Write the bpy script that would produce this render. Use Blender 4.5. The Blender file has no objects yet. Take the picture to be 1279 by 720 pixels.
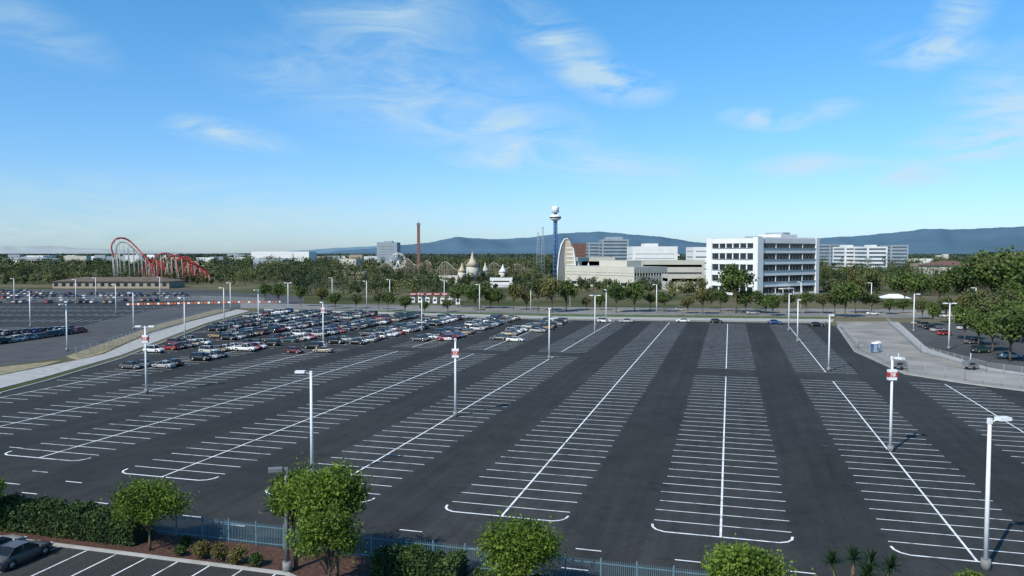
import bpy, math, random
import numpy as np
from mathutils import Vector, Matrix
random.seed(7); RNG=np.random.default_rng(11)
scene=bpy.context.scene
scene.view_settings.view_transform='Standard'
scene.view_settings.look='None'
scene.view_settings.exposure=0
# ------------------------------------------------------------ image pixel to world helpers
H=23.0; F=970.0; PITCH=math.atan(44/F)
cp,sp=math.cos(PITCH),math.sin(PITCH)
def P(u,v,z=0.0):
    """back-project image pixel (u, v) onto the level plane at height z"""
    dx=(u-639.5)/F; dz=-(v-360)/F
    Y=cp+dz*sp; Z=-sp+dz*cp
    s=(z-H)/Z
    return (dx*s, Y*s)
def ZT(Y,v):
    dz=-(v-360)/F
    return H+Y*(-sp+dz*cp)/(cp+dz*sp)
def XA(u,Y): return (u-639.5)/F*Y
TH=math.atan(272/F); ct,st=math.cos(TH),math.sin(TH)
def RT(a,t): return (a*ct+t*st, -a*st+t*ct)       # row frame -> world
def inpoly(x,y,poly):
    c=False; n=len(poly); j=n-1
    for i in range(n):
        xi,yi=poly[i]; xj,yj=poly[j]
        if (yi>y)!=(yj>y) and x<(xj-xi)*(y-yi)/(yj-yi)+xi: c=not c
        j=i
    return c
# ------------------------------------------------------------ materials
def nt(name):
    m=bpy.data.materials.new(name); m.use_nodes=True
    n=m.node_tree.nodes; l=m.node_tree.links
    return m,n,l,n['Principled BSDF']
def pbr(name,c,rough=.7,var=.15,scale=1.0,metal=0.0,bump=0.0,detail=4,spec=.3,coat=0,lo=None,p0=.3,p1=.7):
    m,n,l,b=nt(name)
    b.inputs['Roughness'].default_value=rough; b.inputs['Metallic'].default_value=metal
    b.inputs['Specular IOR Level'].default_value=spec
    b.inputs['Coat Weight'].default_value=coat
    tc=n.new('ShaderNodeTexCoord'); no=n.new('ShaderNodeTexNoise')
    no.inputs['Scale'].default_value=scale; no.inputs['Detail'].default_value=detail
    l.new(tc.outputs['Object'],no.inputs['Vector'])
    r=n.new('ShaderNodeValToRGB'); e=r.color_ramp.elements
    e[0].position=p0; e[1].position=p1
    e[0].color=(*(lo or [x*(1-var) for x in c]),1); e[1].color=(*[min(1,x*(1+var)) for x in c],1)
    l.new(no.outputs['Fac'],r.inputs['Fac']); l.new(r.outputs['Color'],b.inputs['Base Color'])
    if bump>0:
        bp=n.new('ShaderNodeBump'); bp.inputs['Strength'].default_value=bump; bp.inputs['Distance'].default_value=.05
        l.new(no.outputs['Fac'],bp.inputs['Height']); l.new(bp.outputs['Normal'],b.inputs['Normal'])
    return m
def foliage(name,dark,light,trans=.3):
    m,n,l,b=nt(name)
    at=n.new('ShaderNodeAttribute'); at.attribute_name='tint'
    r=n.new('ShaderNodeValToRGB'); e=r.color_ramp.elements
    e[0].color=(*dark,1); e[1].color=(*light,1)
    l.new(at.outputs['Fac'],r.inputs['Fac']); l.new(r.outputs['Color'],b.inputs['Base Color'])
    b.inputs['Roughness'].default_value=.6; b.inputs['Specular IOR Level'].default_value=.2
    if trans<=0: return m
    t=n.new('ShaderNodeBsdfTranslucent'); l.new(r.outputs['Color'],t.inputs['Color'])
    mx=n.new('ShaderNodeMixShader'); mx.inputs[0].default_value=trans
    l.new(b.outputs[0],mx.inputs[1]); l.new(t.outputs[0],mx.inputs[2])
    l.new(mx.outputs[0],n['Material Output'].inputs[0])
    return m
M={}
M['white']=pbr('white_wall',(.68,.68,.66),.7,.06,.2)
M['cream']=pbr('cream_wall',(.48,.46,.39),.8,.07,.1)
M['tan']=pbr('tan_wall',(.30,.25,.19),.8,.1,.2)
M['brown']=pbr('brown_roof',(.13,.10,.075),.85,.2,.2)
M['brick']=pbr('red_brown_wall',(.15,.08,.065),.8,.12,.2)
M['greywall']=pbr('grey_wall',(.27,.31,.34),.8,.08,.1)
M['roof']=pbr('roof_gravel',(.32,.32,.31),.9,.1,.3)
M['glass']=pbr('window_glass',(.02,.028,.035),.12,.35,.15,spec=.6)
M['carglass']=pbr('car_glass',(.012,.014,.016),.15,.2,.3,spec=.4)
M['glassb']=pbr('window_glass_blue',(.06,.11,.15),.15,.25,.1,spec=.6)
M['polew']=pbr('pole_white_paint',(.74,.75,.75),.4,.06,3)
M['offw']=pbr('coaster_support_paint',(.40,.40,.37),.6,.05,3)
M['poled']=pbr('pole_dark_paint',(.16,.17,.17),.5,.1,3)
M['conc']=pbr('concrete',(.35,.345,.325),.9,.18,.6,bump=.1)
M['concd']=pbr('concrete_base',(.2,.2,.19),.9,.2,3)
M['red']=pbr('red_paint',(.40,.04,.035),.45,.1,.3)
M['blue']=pbr('blue_paint',(.06,.15,.30),.5,.1,.3)
M['toiletb']=pbr('toilet_blue_plastic',(.03,.11,.3),.5,.1,.3)
M['fence']=pbr('fence_blue_metal',(.11,.20,.25),.5,.15,2,metal=.1)
M['bark']=pbr('bark',(.11,.08,.055),.95,.3,6,bump=.4)
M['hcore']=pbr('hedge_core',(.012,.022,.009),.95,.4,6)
M['mulch']=pbr('mulch',(.075,.038,.027),.95,.5,4,bump=.6)
M['dry']=pbr('dry_grass',(.25,.21,.125),.95,.35,.5,detail=6)
M['grass']=pbr('lawn',(.08,.11,.04),.95,.35,.3,detail=6)
M['dirt']=pbr('gravel_dirt',(.25,.235,.21),.95,.32,.12,detail=8,bump=.2)
M['paint']=pbr('line_paint',(.75,.76,.76),.6,.08,.9,detail=9,lo=(.33,.33,.33),p0=.3,p1=.5)
M['patch']=pbr('asphalt_patch',(.025,.0255,.025),.9,.2,.8)
M['orange']=pbr('orange_plastic',(.5,.13,.04),.5,.1,2)
M['lampglass']=pbr('lamp_lens',(.5,.5,.48),.2,.05,3)
M['tire']=pbr('tyre_rubber',(.02,.02,.02),.85,.2,5)
M['rim']=pbr('alloy_rim',(.35,.35,.36),.35,.1,5,metal=.6)
M['tail']=pbr('tail_lamp',(.3,.01,.01),.2,.1,5)
M['head']=pbr('head_lamp',(.6,.62,.65),.1,.05,5)
M['wood']=pbr('timber',(.30,.25,.19),.9,.15,.2)
M['goldw']=pbr('ribbed_gold_wall',(.45,.38,.27),.7,.15,.15)
M['chimney']=pbr('ride_tower_brown',(.20,.10,.085),.7,.1,.1)
M['hillb']=pbr('hill_haze_blue',(.085,.15,.205),1,.14,.00035,detail=8,spec=0)  # blue is distance haze put into the base colour
M['hillb2']=pbr('hill_haze_blue_far',(.14,.235,.30),1,.1,.00035,detail=8,spec=0)  # paler blue: thicker haze painted into the farther ridge
M['hilltan']=pbr('hill_haze_tan',(.34,.38,.38),1,.1,.0005,detail=8,spec=0)  # tan hills, with aerial haze mixed into the colour
M['leaf']=foliage('leaves_green',(.035,.07,.012),(.22,.32,.045),.38)
M['leaf2']=foliage('leaves_mid',(.022,.045,.013),(.11,.155,.036),0)
M['leaf3']=foliage('leaves_olive',(.04,.045,.015),(.16,.15,.05),0)
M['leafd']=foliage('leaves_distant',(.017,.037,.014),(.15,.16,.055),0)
M['leaff']=foliage('leaves_far_hazy',(.03,.055,.042),(.105,.135,.09),0)  # bluer, lighter leaves: aerial haze painted into the colours
M['hedge']=foliage('leaves_hedge',(.014,.035,.01),(.06,.10,.022),0)
M['bronze']=foliage('leaves_bronze',(.05,.05,.015),(.17,.15,.045),0)
# chain link : woven wire seen as a partly open surface
def chain():
    m,n,l,b=nt('chain_link_mesh')
    b.inputs['Base Color'].default_value=(.35,.36,.36,1); b.inputs['Roughness'].default_value=.5
    t=n.new('ShaderNodeBsdfTransparent'); mx=n.new('ShaderNodeMixShader'); mx.inputs[0].default_value=.2
    l.new(t.outputs[0],mx.inputs[1]); l.new(b.outputs[0],mx.inputs[2]); l.new(mx.outputs[0],n['Material Output'].inputs[0])
    return m
M['chain']=chain()
A0=-0.45; MOD=18.45
def asphalt(name,base,bands=False):
    m,n,l,b=nt(name); b.inputs['Roughness'].default_value=.85; b.inputs['Specular IOR Level'].default_value=.2
    tc=n.new('ShaderNodeTexCoord')
    def noise(s,d=6,dist=0,vec=None):
        x=n.new('ShaderNodeTexNoise'); x.inputs['Scale'].default_value=s; x.inputs['Detail'].default_value=d; x.inputs['Distortion'].default_value=dist
        l.new(vec or tc.outputs['Object'],x.inputs['Vector']); return x.outputs['Fac']
    def mr(v,a,bb,c,d):
        x=n.new('ShaderNodeMapRange'); l.new(v,x.inputs['Value'])
        x.inputs['From Min'].default_value=a; x.inputs['From Max'].default_value=bb
        x.inputs['To Min'].default_value=c; x.inputs['To Max'].default_value=d; return x.outputs['Result']
    def math_(op,a,bb):
        x=n.new('ShaderNodeMath'); x.operation=op
        for i,q in enumerate((a,bb)):
            if isinstance(q,(int,float)): x.inputs[i].default_value=q
            else: l.new(q,x.inputs[i])
        return x.outputs[0]
    f=mr(noise(.02,3,.5),.3,.7,.78,1.25)
    f=math_('MULTIPLY',f,mr(noise(.25,6),.3,.7,.84,1.16))
    f=math_('MULTIPLY',f,mr(noise(5,2),.3,.7,.82,1.18))
    mp=n.new('ShaderNodeMapping'); mp.inputs['Rotation'].default_value=(0,0,TH)
    l.new(tc.outputs['Object'],mp.inputs['Vector'])
    mp2=n.new('ShaderNodeMapping'); mp2.inputs['Scale'].default_value=(.9,.03,1); l.new(mp.outputs[0],mp2.inputs['Vector'])
    f=math_('MULTIPLY',f,mr(noise(1,4,0,mp2.outputs[0]),.3,.7,.85,1.15))
    if bands:
        sx=n.new('ShaderNodeSeparateXYZ'); l.new(mp.outputs[0],sx.inputs[0])
        q=math_('SUBTRACT',sx.outputs['X'],A0)
        q=math_('DIVIDE',q,MOD); q=math_('ADD',q,100.5); q=math_('FRACT',q,0)
        q=math_('ABSOLUTE',math_('SUBTRACT',q,.5),0)     # 0 at row centre, .5 mid aisle
        q=math_('ADD',q,mr(noise(.6,3),0,1,-.03,.03))
        f=math_('MULTIPLY',f,mr(q,.27,.34,1.1,.9))
        vo=n.new('ShaderNodeTexVoronoi'); vo.inputs['Scale'].default_value=.36; l.new(tc.outputs['Object'],vo.inputs['Vector'])
        f=math_('MULTIPLY',f,mr(vo.outputs['Distance'],.05,.27,.7,1.0))
    v2=n.new('ShaderNodeTexVoronoi'); v2.feature='DISTANCE_TO_EDGE'; v2.inputs['Scale'].default_value=.06
    l.new(tc.outputs['Object'],v2.inputs['Vector'])
    f=math_('MULTIPLY',f,mr(v2.outputs['Distance'],.0,.006,.75,1.0))
    mx=n.new('ShaderNodeVectorMath'); mx.operation='SCALE'; mx.inputs[0].default_value=base; l.new(f,mx.inputs['Scale'])
    l.new(mx.outputs[0],b.inputs['Base Color'])
    return m
M['asph']=asphalt('asphalt_lot',(.0335,.0345,.0325),True)
M['asph2']=asphalt('asphalt_old',(.075,.076,.074))
M['asph3']=asphalt('asphalt_dark',(.037,.038,.037))
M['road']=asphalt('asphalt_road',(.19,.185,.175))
# ------------------------------------------------------------ mesh builder
class MB:
    def __init__(s): s.v=[];s.f=[];s.m=[];s.mats=[];s.T=Matrix.Identity(4);s.tint=None;s.sm=[]
    def mi(s,k):
        k=M[k] if isinstance(k,str) else k
        if k not in s.mats: s.mats.append(k)
        return s.mats.index(k)
    def add(s,vs,fs,k,smooth=False):
        o=len(s.v); mi=s.mi(k)
        for p in vs: s.v.append(tuple(s.T@Vector(p)))
        for f in fs: s.f.append(tuple(i+o for i in f)); s.m.append(mi); s.sm.append(smooth)
    def box(s,x0,x1,y0,y1,z0,z1,k):
        vs=[(x,y,z) for z in (z0,z1) for y in (y0,y1) for x in (x0,x1)]
        s.add(vs,[(0,2,3,1),(4,5,7,6),(0,1,5,4),(2,6,7,3),(0,4,6,2),(1,3,7,5)],k)
    def tube(s,pts,rad,k,n=8,cap=True):
        pts=[Vector(p) for p in pts]; vs=[];fs=[]
        if not isinstance(rad,(list,tuple)): rad=[rad]*len(pts)
        for i,p in enumerate(pts):
            d=(pts[min(i+1,len(pts)-1)]-pts[max(i-1,0)]).normalized()
            a=d.orthogonal().normalized() if abs(d.z)<.95 else Vector((1,0,0))
            a=(a-d*a.dot(d)).normalized(); b=d.cross(a)
            for j in range(n):
                t=2*math.pi*j/n; vs.append(p+(a*math.cos(t)+b*math.sin(t))*rad[i])
        for i in range(len(pts)-1):
            for j in range(n):
                fs.append((i*n+j,i*n+(j+1)%n,(i+1)*n+(j+1)%n,(i+1)*n+j))
        if cap: fs.append(tuple(range(n))[::-1]); fs.append(tuple((len(pts)-1)*n+j for j in range(n)))
        s.add(vs,fs,k,True)
    def cyl(s,x,y,z0,z1,r0,r1,k,n=12): s.tube([(x,y,z0),(x,y,z1)],[r0,r1],k,n)
    def build(s,name,leaves=None,tint=None,leafmat=None):
        me=bpy.data.meshes.new(name)
        nv=len(s.v)
        if leaves is not None:
            lm=s.mi(leafmat)
            V=np.concatenate([np.array(s.v,dtype=np.float32).reshape(-1,3),leaves.astype(np.float32)])
            nq=len(leaves)//4
            li=[i for f in s.f for i in f]; ls=[len(f) for f in s.f]
            LI=np.concatenate([np.array(li,dtype=np.int32),np.arange(nq*4,dtype=np.int32)+nv])
            tot=np.concatenate([np.array(ls,dtype=np.int32),np.full(nq,4,dtype=np.int32)])
            MI=np.concatenate([np.array(s.m,dtype=np.int32),np.full(nq,lm,dtype=np.int32)])
            SM=np.concatenate([np.array(s.sm,dtype=bool),np.zeros(nq,dtype=bool)])
            TI=np.concatenate([np.full(nv,.5),np.repeat(tint,4)]).astype(np.float32)
        else:
            V=np.array(s.v,dtype=np.float32).reshape(-1,3)
            LI=np.array([i for f in s.f for i in f],dtype=np.int32); tot=np.array([len(f) for f in s.f],dtype=np.int32)
            MI=np.array(s.m,dtype=np.int32); SM=np.array(s.sm,dtype=bool); TI=None
        me.vertices.add(len(V)); me.vertices.foreach_set('co',V.ravel())
        me.loops.add(len(LI)); me.loops.foreach_set('vertex_index',LI)
        me.polygons.add(len(tot)); st_=np.concatenate([[0],np.cumsum(tot)[:-1]]).astype(np.int32)
        me.polygons.foreach_set('loop_start',st_)
        me.update(calc_edges=True)
        for k in s.mats: me.materials.append(k)
        me.polygons.foreach_set('material_index',MI); me.polygons.foreach_set('use_smooth',SM)
        if TI is not None:
            a=me.attributes.new('tint','FLOAT','POINT'); a.data.foreach_set('value',TI)
        me.update(); return me
def put(me,name,loc=(0,0,0),rz=0,sc=(1,1,1)):
    o=bpy.data.objects.new(name,me); o.location=loc; o.rotation_euler=(0,0,rz); o.scale=sc
    scene.collection.objects.link(o); return o
def quads(C,size,flat=0.0):
    N=len(C); a=RNG.normal(size=(N,3)); a/=np.linalg.norm(a,axis=1,keepdims=True)
    b=RNG.normal(size=(N,3)); b-=a*np.sum(a*b,axis=1,keepdims=True); b/=np.linalg.norm(b,axis=1,keepdims=True)
    sz=(np.ones(N)*size*RNG.uniform(.6,1.3,N))[:,None]*.5
    a=a*sz; b=b*sz*.7
    return np.stack([C-a,C-b,C+a,C+b],axis=1).reshape(-1,3)
# ------------------------------------------------------------ ground
def ground():
    m,n,l,b=nt('ground_soil_grass'); b.inputs['Roughness'].default_value=1; b.inputs['Specular IOR Level'].default_value=0
    tc=n.new('ShaderNodeTexCoord'); a=n.new('ShaderNodeTexNoise'); a.inputs['Scale'].default_value=.012; a.inputs['Detail'].default_value=8
    l.new(tc.outputs['Object'],a.inputs['Vector'])
    r=n.new('ShaderNodeValToRGB'); e=r.color_ramp.elements; e[0].position=.38;e[1].position=.65
    e[0].color=(.05,.065,.03,1); e[1].color=(.15,.135,.09,1)
    l.new(a.outputs['Fac'],r.inputs['Fac']); l.new(r.outputs['Color'],b.inputs['Base Color'])
    xs=[-30000,-12000,-5000,-2500]+list(range(-1500,1501,250))+[2500,5000,12000,30000]
    ys=[-2000,-500,-100]+list(range(0,1501,250))+[2500,5000,12000,30000,45000]
    v=[(x,y,0) for y in ys for x in xs]; W=len(xs)
    f=[(j*W+i,j*W+i+1,(j+1)*W+i+1,(j+1)*W+i) for j in range(len(ys)-1) for i in range(W-1)]
    mb=MB(); mb.add(v,f,m); put(mb.build('ground'),'ground')
ground()
def slab(name,poly,z,k,zb=0.0):
    mb=MB(); n=len(poly)
    area=sum(poly[i][0]*poly[(i+1)%n][1]-poly[(i+1)%n][0]*poly[i][1] for i in range(n))
    if area<0: poly=poly[::-1]
    v=[(x,y,z) for x,y in poly]+[(x,y,zb-.02) for x,y in poly]
    f=[tuple(range(n))]+[(i,i+n,(i+1)%n+n,(i+1)%n) for i in range(n)]
    mb.add(v,f,k); return put(mb.build(name),name)
def strip(name,line,w,z,k,mb=None):
    own=mb is None; mb=mb or MB(); n=len(line); L=[];R=[]
    for i in range(n):
        a=Vector(line[max(i-1,0)]); b=Vector(line[min(i+1,n-1)]); d=(b-a).normalized(); nn=Vector((-d.y,d.x))*w/2
        p=Vector(line[i]); L.append(p+nn); R.append(p-nn)
    v=[(*p,z) for p in L]+[(*p,z) for p in R]+[(*p,-.02) for p in L]+[(*p,-.02) for p in R]
    f=[]
    for i in range(n-1):
        f+=[(i,n+i,n+i+1,i+1),(i,i+1,2*n+i+1,2*n+i),(n+i,3*n+i,3*n+i+1,n+i+1)]
    f+=[(0,2*n,3*n,n),(n-1,2*n-1,4*n-1,3*n-1)]
    mb.add(v,f,k)
    if own: return put(mb.build(name),name)
FT=52.6   # fence line in row frame
left=[P(0,492),P(60,476),P(150,449),P(215,424),P(262,406),P(318,390)]
far=[P(420,391),P(560,396),P(700,400),P(880,402),P(1030,404)]
right=[P(1046,409),P(1068,440),P(1130,468),P(1200,479),P(1285,490)]
LOT=[RT(-75,FT),(left[0][0]-2,left[0][1]-18)]+left+far+right+[(right[-1][0]+45,right[-1][1]-12),RT(90,FT)]
slab('parking_lot_asphalt',LOT,.05,'asph')
kb=MB()
for ln in (left,far,right): strip('kerb',ln,.35,.2,'conc',kb)
put(kb.build('kerb'),'kerb')
# neighbouring surfaces
slab('road_left_asphalt',[P(-120,470),P(0,458),P(85,447),P(225,406),P(300,385),P(380,380),P(380,371),P(250,362),P(-160,361)],.04,'asph2')
slab('overflow_lot_asphalt',[P(-140,410),P(0,409),P(100,408),P(190,388),P(250,376),P(60,378),P(-140,380)],.055,'asph3')
slab('pavement_left',[P(-100,505),P(0,486),P(62,470),P(152,444),P(212,421),P(258,404),P(312,389),P(296,387),P(235,403),P(190,416),P(130,443),P(95,451),P(0,470),P(-100,486)],.12,'conc')
slab('dry_grass_verge',[P(-100,484),P(0,469),P(50,459),P(78,451),P(0,459),P(-100,472)],.10,'dry')
slab('dry_grass_verge',[P(98,450),P(128,442),P(188,415),P(234,402),P(290,387),P(270,387),P(200,405),P(110,436),P(82,446)],.09,'dry')
slab('pavement_far',[P(330,388),P(560,394.5),P(700,398.5),P(1040,402.5),P(1042,399.5),P(700,396),P(560,392.5),P(330,386.5)],.16,'conc')
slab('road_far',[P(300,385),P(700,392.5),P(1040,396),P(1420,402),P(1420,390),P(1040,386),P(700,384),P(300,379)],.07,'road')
slab('lawn_verge',[P(330,386.2),P(700,395.7),P(1040,399.2),P(1040,396.3),P(700,392.8),P(330,385.5)],.06,'grass')
slab('median_dry_grass',[P(500,386.2),P(1040,391),P(1300,395),P(1300,394),P(1040,390.3),P(500,385.7)],.2,'dry')
slab('dirt_yard',[P(1046,407),P(1070,439),P(1131,467),P(1200,478),P(1290,489),P(1420,500),P(1420,474),P(1290,470),P(1215,455),P(1150,432),P(1120,402),P(1044,402)],.03,'dirt')
slab('side_lot_asphalt',[P(1125,403),P(1155,432),P(1220,454),P(1290,469),P(1420,472),P(1420,404)],.035,'asph2')
slab('pavement_right',[P(1110,403),P(1152,440),P(1232,463),P(1300,472),P(1300,470),P(1235,460),P(1160,437),P(1122,403)],.12,'conc')
# near private lot and planting bed
slab('near_lot_asphalt',[RT(-90,20),RT(-90,48.0),RT(-30.2,48.0),RT(-26,46),RT(-24,42),RT(-24,20)],.05,'asph3')
slab('planting_bed',[RT(-90,48.2),RT(-90,FT),RT(90,FT),RT(90,20),RT(-23.7,20),RT(-23.7,42.2),RT(-25.8,46.2),RT(-30.1,48.2)],.10,'mulch')
strip('kerb',[RT(-90,48.1),RT(-30.2,48.1),RT(-25.9,46.1),RT(-23.85,42.1),RT(-23.85,20)],.3,.2,'conc')
def patch(a,t,w,d,k): slab('asphalt_patch',[RT(a,t),RT(a+w,t),RT(a+w,t+d),RT(a,t+d)],.0545,k,.04)
for a,t,w,d,k in [(-27.5,69,3,2.2,'patch'),(8,98,1.6,3,'patch'),(26,88,2.2,2,'patch'),(-28,120,3,2.5,'patch'),(-5,58,14,.4,'patch')]:
    patch(a,t,w,d,k)
# ------------------------------------------------------------ markings
ln=MB()
def mark(a0,t0,a1,t1,w=.14,z=.062,b=ln):
    p=Vector(RT(a0,t0)); q=Vector(RT(a1,t1)); d=(q-p).normalized(); nn=Vector((-d.y,d.x))*w/2
    b.add([(*(p+nn),z),(*(p-nn),z),(*(q-nn),z),(*(q+nn),z)],[(0,1,2,3)],'paint')
SD=5.6; SP=2.72; T0=64.0
def ok(a,t,m=1.2):
    x,y=RT(a,t); return inpoly(x,y,LOT) and inpoly(x-m,y,LOT) and inpoly(x+m,y,LOT) and inpoly(x,y+m*2,LOT)
stalls=[]; rl=random.Random(31)
for n_ in range(-14,6):
    a=A0+n_*MOD; t0=T0+(2 if n_<-2 else 0)+(2.5 if n_<-3 else 0)
    if n_==2: t0=66
    ts=[]; t=t0+SP
    gaps=[(151,157)] if n_>=0 else ([] if n_==-1 else [(168,174)])
    while t<262:
        if not any(g0<t<g1 for g0,g1 in gaps):
            lo=-SD if ok(a-SD,t) else (0 if ok(a,t) else None); hi=SD if ok(a+SD,t) else (0 if ok(a,t) else None)
            if lo is not None and hi is not None and hi>lo:
                j=rl.uniform(-.07,.07)
                mark(a+lo+rl.uniform(-.12,.12)*(lo<0),t+j,a+hi+rl.uniform(-.12,.12)*(hi>0),t+j+rl.uniform(-.04,.04),.13); ts.append(t)
                if lo<0: stalls.append((a-SD/2,t+SP/2,n_))
                if hi>0: stalls.append((a+SD/2,t+SP/2,n_))
        t+=SP
    if len(ts)<2: continue
    s0=ts[0]-SP; prev=ts[0]
    for t in ts[1:]+[9999]:
        if t-prev>SP*1.5:
            mark(a,s0,a,prev,.18,.066); s0=t
        prev=t
    if ok(a,t0+1) and ts[0]<t0+6:
        L=[(-SD,t0+1.6),(-SD+.1,t0+.9),(-SD+.45,t0+.35),(-SD+1.1,t0),(SD-1.1,t0),(SD-.45,t0+.35),(SD-.1,t0+.9),(SD,t0+1.6)]
        for (x0,y0),(x1,y1) in zip(L[:-1],L[1:]): mark(a+x0,y0,a+x1,y1,.2,.07)
for u,v in [(20,560),(36,617),(92,603),(50,590),(124,629),(180,617),(15,605),(293,657),(240,646),(490,685),(513,664),(350,640),(410,672),(735,688),(718,712),(640,700),(860,702),(1000,716),(600,688)]:
    x,y=P(u,v); a=x*ct-y*st; t=x*st+y*ct; mark(a-1.0,t,a+1.0,t,.15)
for i in range(20):
    a=-75+i*2.75
    if a<-28: mark(a,42.4,a,47.9,.12)
put(ln.build('parking_lines'),'parking_lines')
m2=MB()
for fr,to in (((560,389.5),(1040,393)),):
    p=Vector(P(*fr)); q=Vector(P(*to)); L=(q-p).length; d=(q-p).normalized(); nn=Vector((-d.y,d.x))*.1
    for i in range(int(L/12)):
        s=p+d*i*12; e=s+d*3.5; m2.add([(*(s+nn),.08),(*(s-nn),.08),(*(e-nn),.08),(*(e+nn),.08)],[(0,1,2,3)],'paint')
put(m2.build('lane_markings'),'lane_markings')
mm=MB()
for v_ in (401,394,388.5,384):
    y=P(0,v_)[1]
    for i in range(46):
        x=XA(-60,y)+i*3.2
        if inpoly(x,y,[P(-140,410),P(0,409),P(100,408),P(190,388),P(250,376),P(60,378),P(-140,380)]): mm.box(x-.08,x+.08,y-4,y+4,.05,.07,'paint')
put(mm.build('parking_lines_overflow'),'parking_lines')
for u,v,r in [(330,640,.5),(1030,556,.5),(380,566,.4)]:
    x,y=P(u,v); mb=MB(); mb.cyl(x,y,.04,.062,r,r,'asph2',20); mb.cyl(x,y,.05,.068,r*.75,r*.75,'tire',20); put(mb.build('manhole_cover'),'manhole_cover')
# ------------------------------------------------------------ lamps
def lamp_mesh(h=11.0,arm=1.1,col='polew',double=False,base=True):
    mb=MB()
    if base:
        mb.cyl(0,0,0,.75,.33,.33,'concd',14); mb.box(-.24,.24,-.24,.24,.75,.8,'poled')
    mb.tube([(0,0,.78 if base else 0),(0,0,h*.5),(0,0,h)],[.18,.15,.12],col,10)
    for s in ((-1,1) if double else (-1,)):
        mb.tube([(0,0,h-.25),(s*arm*.5,0,h-.1),(s*arm*.6,0,h-.05)],.05,col,6)
        x0=s*arm*.55; x1=s*(arm*.55+.95); lo,hi=min(x0,x1),max(x0,x1)
        mb.box(lo,hi,-.3,.3,h-.13,h+.1,col); mb.box(lo+.1,hi-.1,-.24,.24,h-.16,h-.131,'lampglass')
    mb.box(-.13,.13,-.13,.13,h-.35,h+.06,col)
    return mb.build('lamp')
L1=lamp_mesh(); L2=lamp_mesh(double=True); L3=lamp_mesh(7.5,.5,'poled')
poles=[(183,492,2,0),(390,600,1,0),(569,521,1,.4),(686,449,1,1.57),(743,418,2,0),(757,404,1,1.2),(1035,464,1,1.57),(1112,565,1,1.9),(1231,712,1,3.3),
 (231,424,1,1.2),(404,434,1,1.5),(84,439,1,1),(167,412,1,0),(38,409,1,2),(323,405,1,1),(1185,437,2,0),(1141,415,1,3),(985,414,1,1.5),(996,428,1,1.5),
 (527,414,1,1),(145,392,1,0),(360,388,2,0),(458,384,1,0),(599,392,1,0),(663,388,1,0),(820,392,1,0),(1088,388,1,0),(288,388,1,0),(487,380,1,0),(280,400,1,0),(18,378,1,0),(95,380,1,0),(415,376,1,0),(1218,400,1,0),(120,376,1,0),(200,374,1,0),(1000,386,1,0),(712,384,1,0),(555,381,1,0)]
for u,v,k,rz in poles:
    x,y=P(u,v); put(L2 if k==2 else L1,'street_lamp',(x,y,.05),rz)
x,y=P(359,716); put(L3,'street_lamp',(x,y,.1),.3)
SEG={'3':[1,1,1,1,0,0,1],'0':[1,1,1,1,1,1,0],'2':[1,1,0,1,1,0,1],'8':[1]*7}
def sign(u,v,z,txt,w=.95):
    x,y=P(u,v); mb=MB()
    mb.box(-w/2,w/2,-.24,.24,-.6,.6,'polew'); mb.box(-w/2-.03,w/2+.03,-.26,.26,-.25,.3,'red')
    for i,c in enumerate(txt):
        ox=(-.32+.34*i); s=SEG[c]; A=.11;B=.24;y0=-.28
        R=[(0,A,B*2-.05,B*2),(A-.04,A,B,B*2-.05),(A-.04,A,0,B),(0,A,0,.05),(0,.04,.05,B),(0,.04,B,B*2-.05),(0,A,B-.02,B+.03)]
        for on,(a,b,c0,d) in zip(s,R):
            if on: mb.box(ox+a*2,ox+b*2+.02,y0,-.262,-.2+c0*.9,-.2+d*.9,'polew')
    o=put(mb.build('sign'),'row_number_sign',(x,y,z),0)
for u,v,t in ((183,492,'28'),(569,521,'32'),(1112,565,'30'),(404,434,'20')): sign(u,v,9.0,t)
# ------------------------------------------------------------ trees
def crown(center,R,K,leaves,seed,inner=.62,cr=.42):
    r=np.random.default_rng(seed)
    d=r.normal(size=(K,3)); d/=np.linalg.norm(d,axis=1,keepdims=True); d[:,2]=np.where(d[:,2]<-.45,-d[:,2]*.6,d[:,2])
    cl=d*(r.uniform(.35,1,(K,1))**.6)*inner
    sz=r.uniform(.5,1.2,K)*cr
    idx=r.integers(0,K,leaves)
    e=r.normal(size=(leaves,3)); e/=np.linalg.norm(e,axis=1,keepdims=True)
    rad=r.uniform(.35,1,(leaves,1))**.5*(1+.24*r.normal(size=(leaves,1)))
    Pn=cl[idx]+e*rad*sz[idx][:,None]
    tint=np.clip(r.uniform(.15,.8,K)[idx]+r.normal(0,.18,leaves),0,1)
    return np.array(center)+Pn*np.array(R), tint, np.array(center)+cl*np.array(R)
def tree_mesh(h,r,seed,leaves,ls,mat,K=26,base=.32,multi=False):
    rn=random.Random(seed); mb=MB()
    cz=h*(base+1)/2; R=(r,r*rn.uniform(.9,1.1),h*(1-base)/2*1.02)
    C,t,cl=crown((0,0,cz),R,K,leaves,seed)
    tr=max(.09,h*.018); fork=h*base*.95
    lean=rn.uniform(-.2,.2)
    mb.tube([(0,0,-.1),(lean*.3,.05,fork*.5),(lean,0,fork),(lean*.8,.1,cz),(lean*.5,0,cz+h*.15)],[tr*1.3,tr,tr*.85,tr*.5,tr*.2],'bark',8)
    for i in range(0,len(cl),1 if len(cl)<30 else 2):
        c=cl[i]; z0=fork+rn.uniform(0,.35)*(cz-fork)
        m=((lean+c[0])/2,c[1]/2,(z0+c[2])/2+.1*h*rn.uniform(-.3,.6))
        mb.tube([(lean,0,z0),m,tuple(c)],[tr*.4,tr*.25,tr*.08],'bark',5,False)
    return mb.build('tree',quads(C,ls),t,mat)
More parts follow.
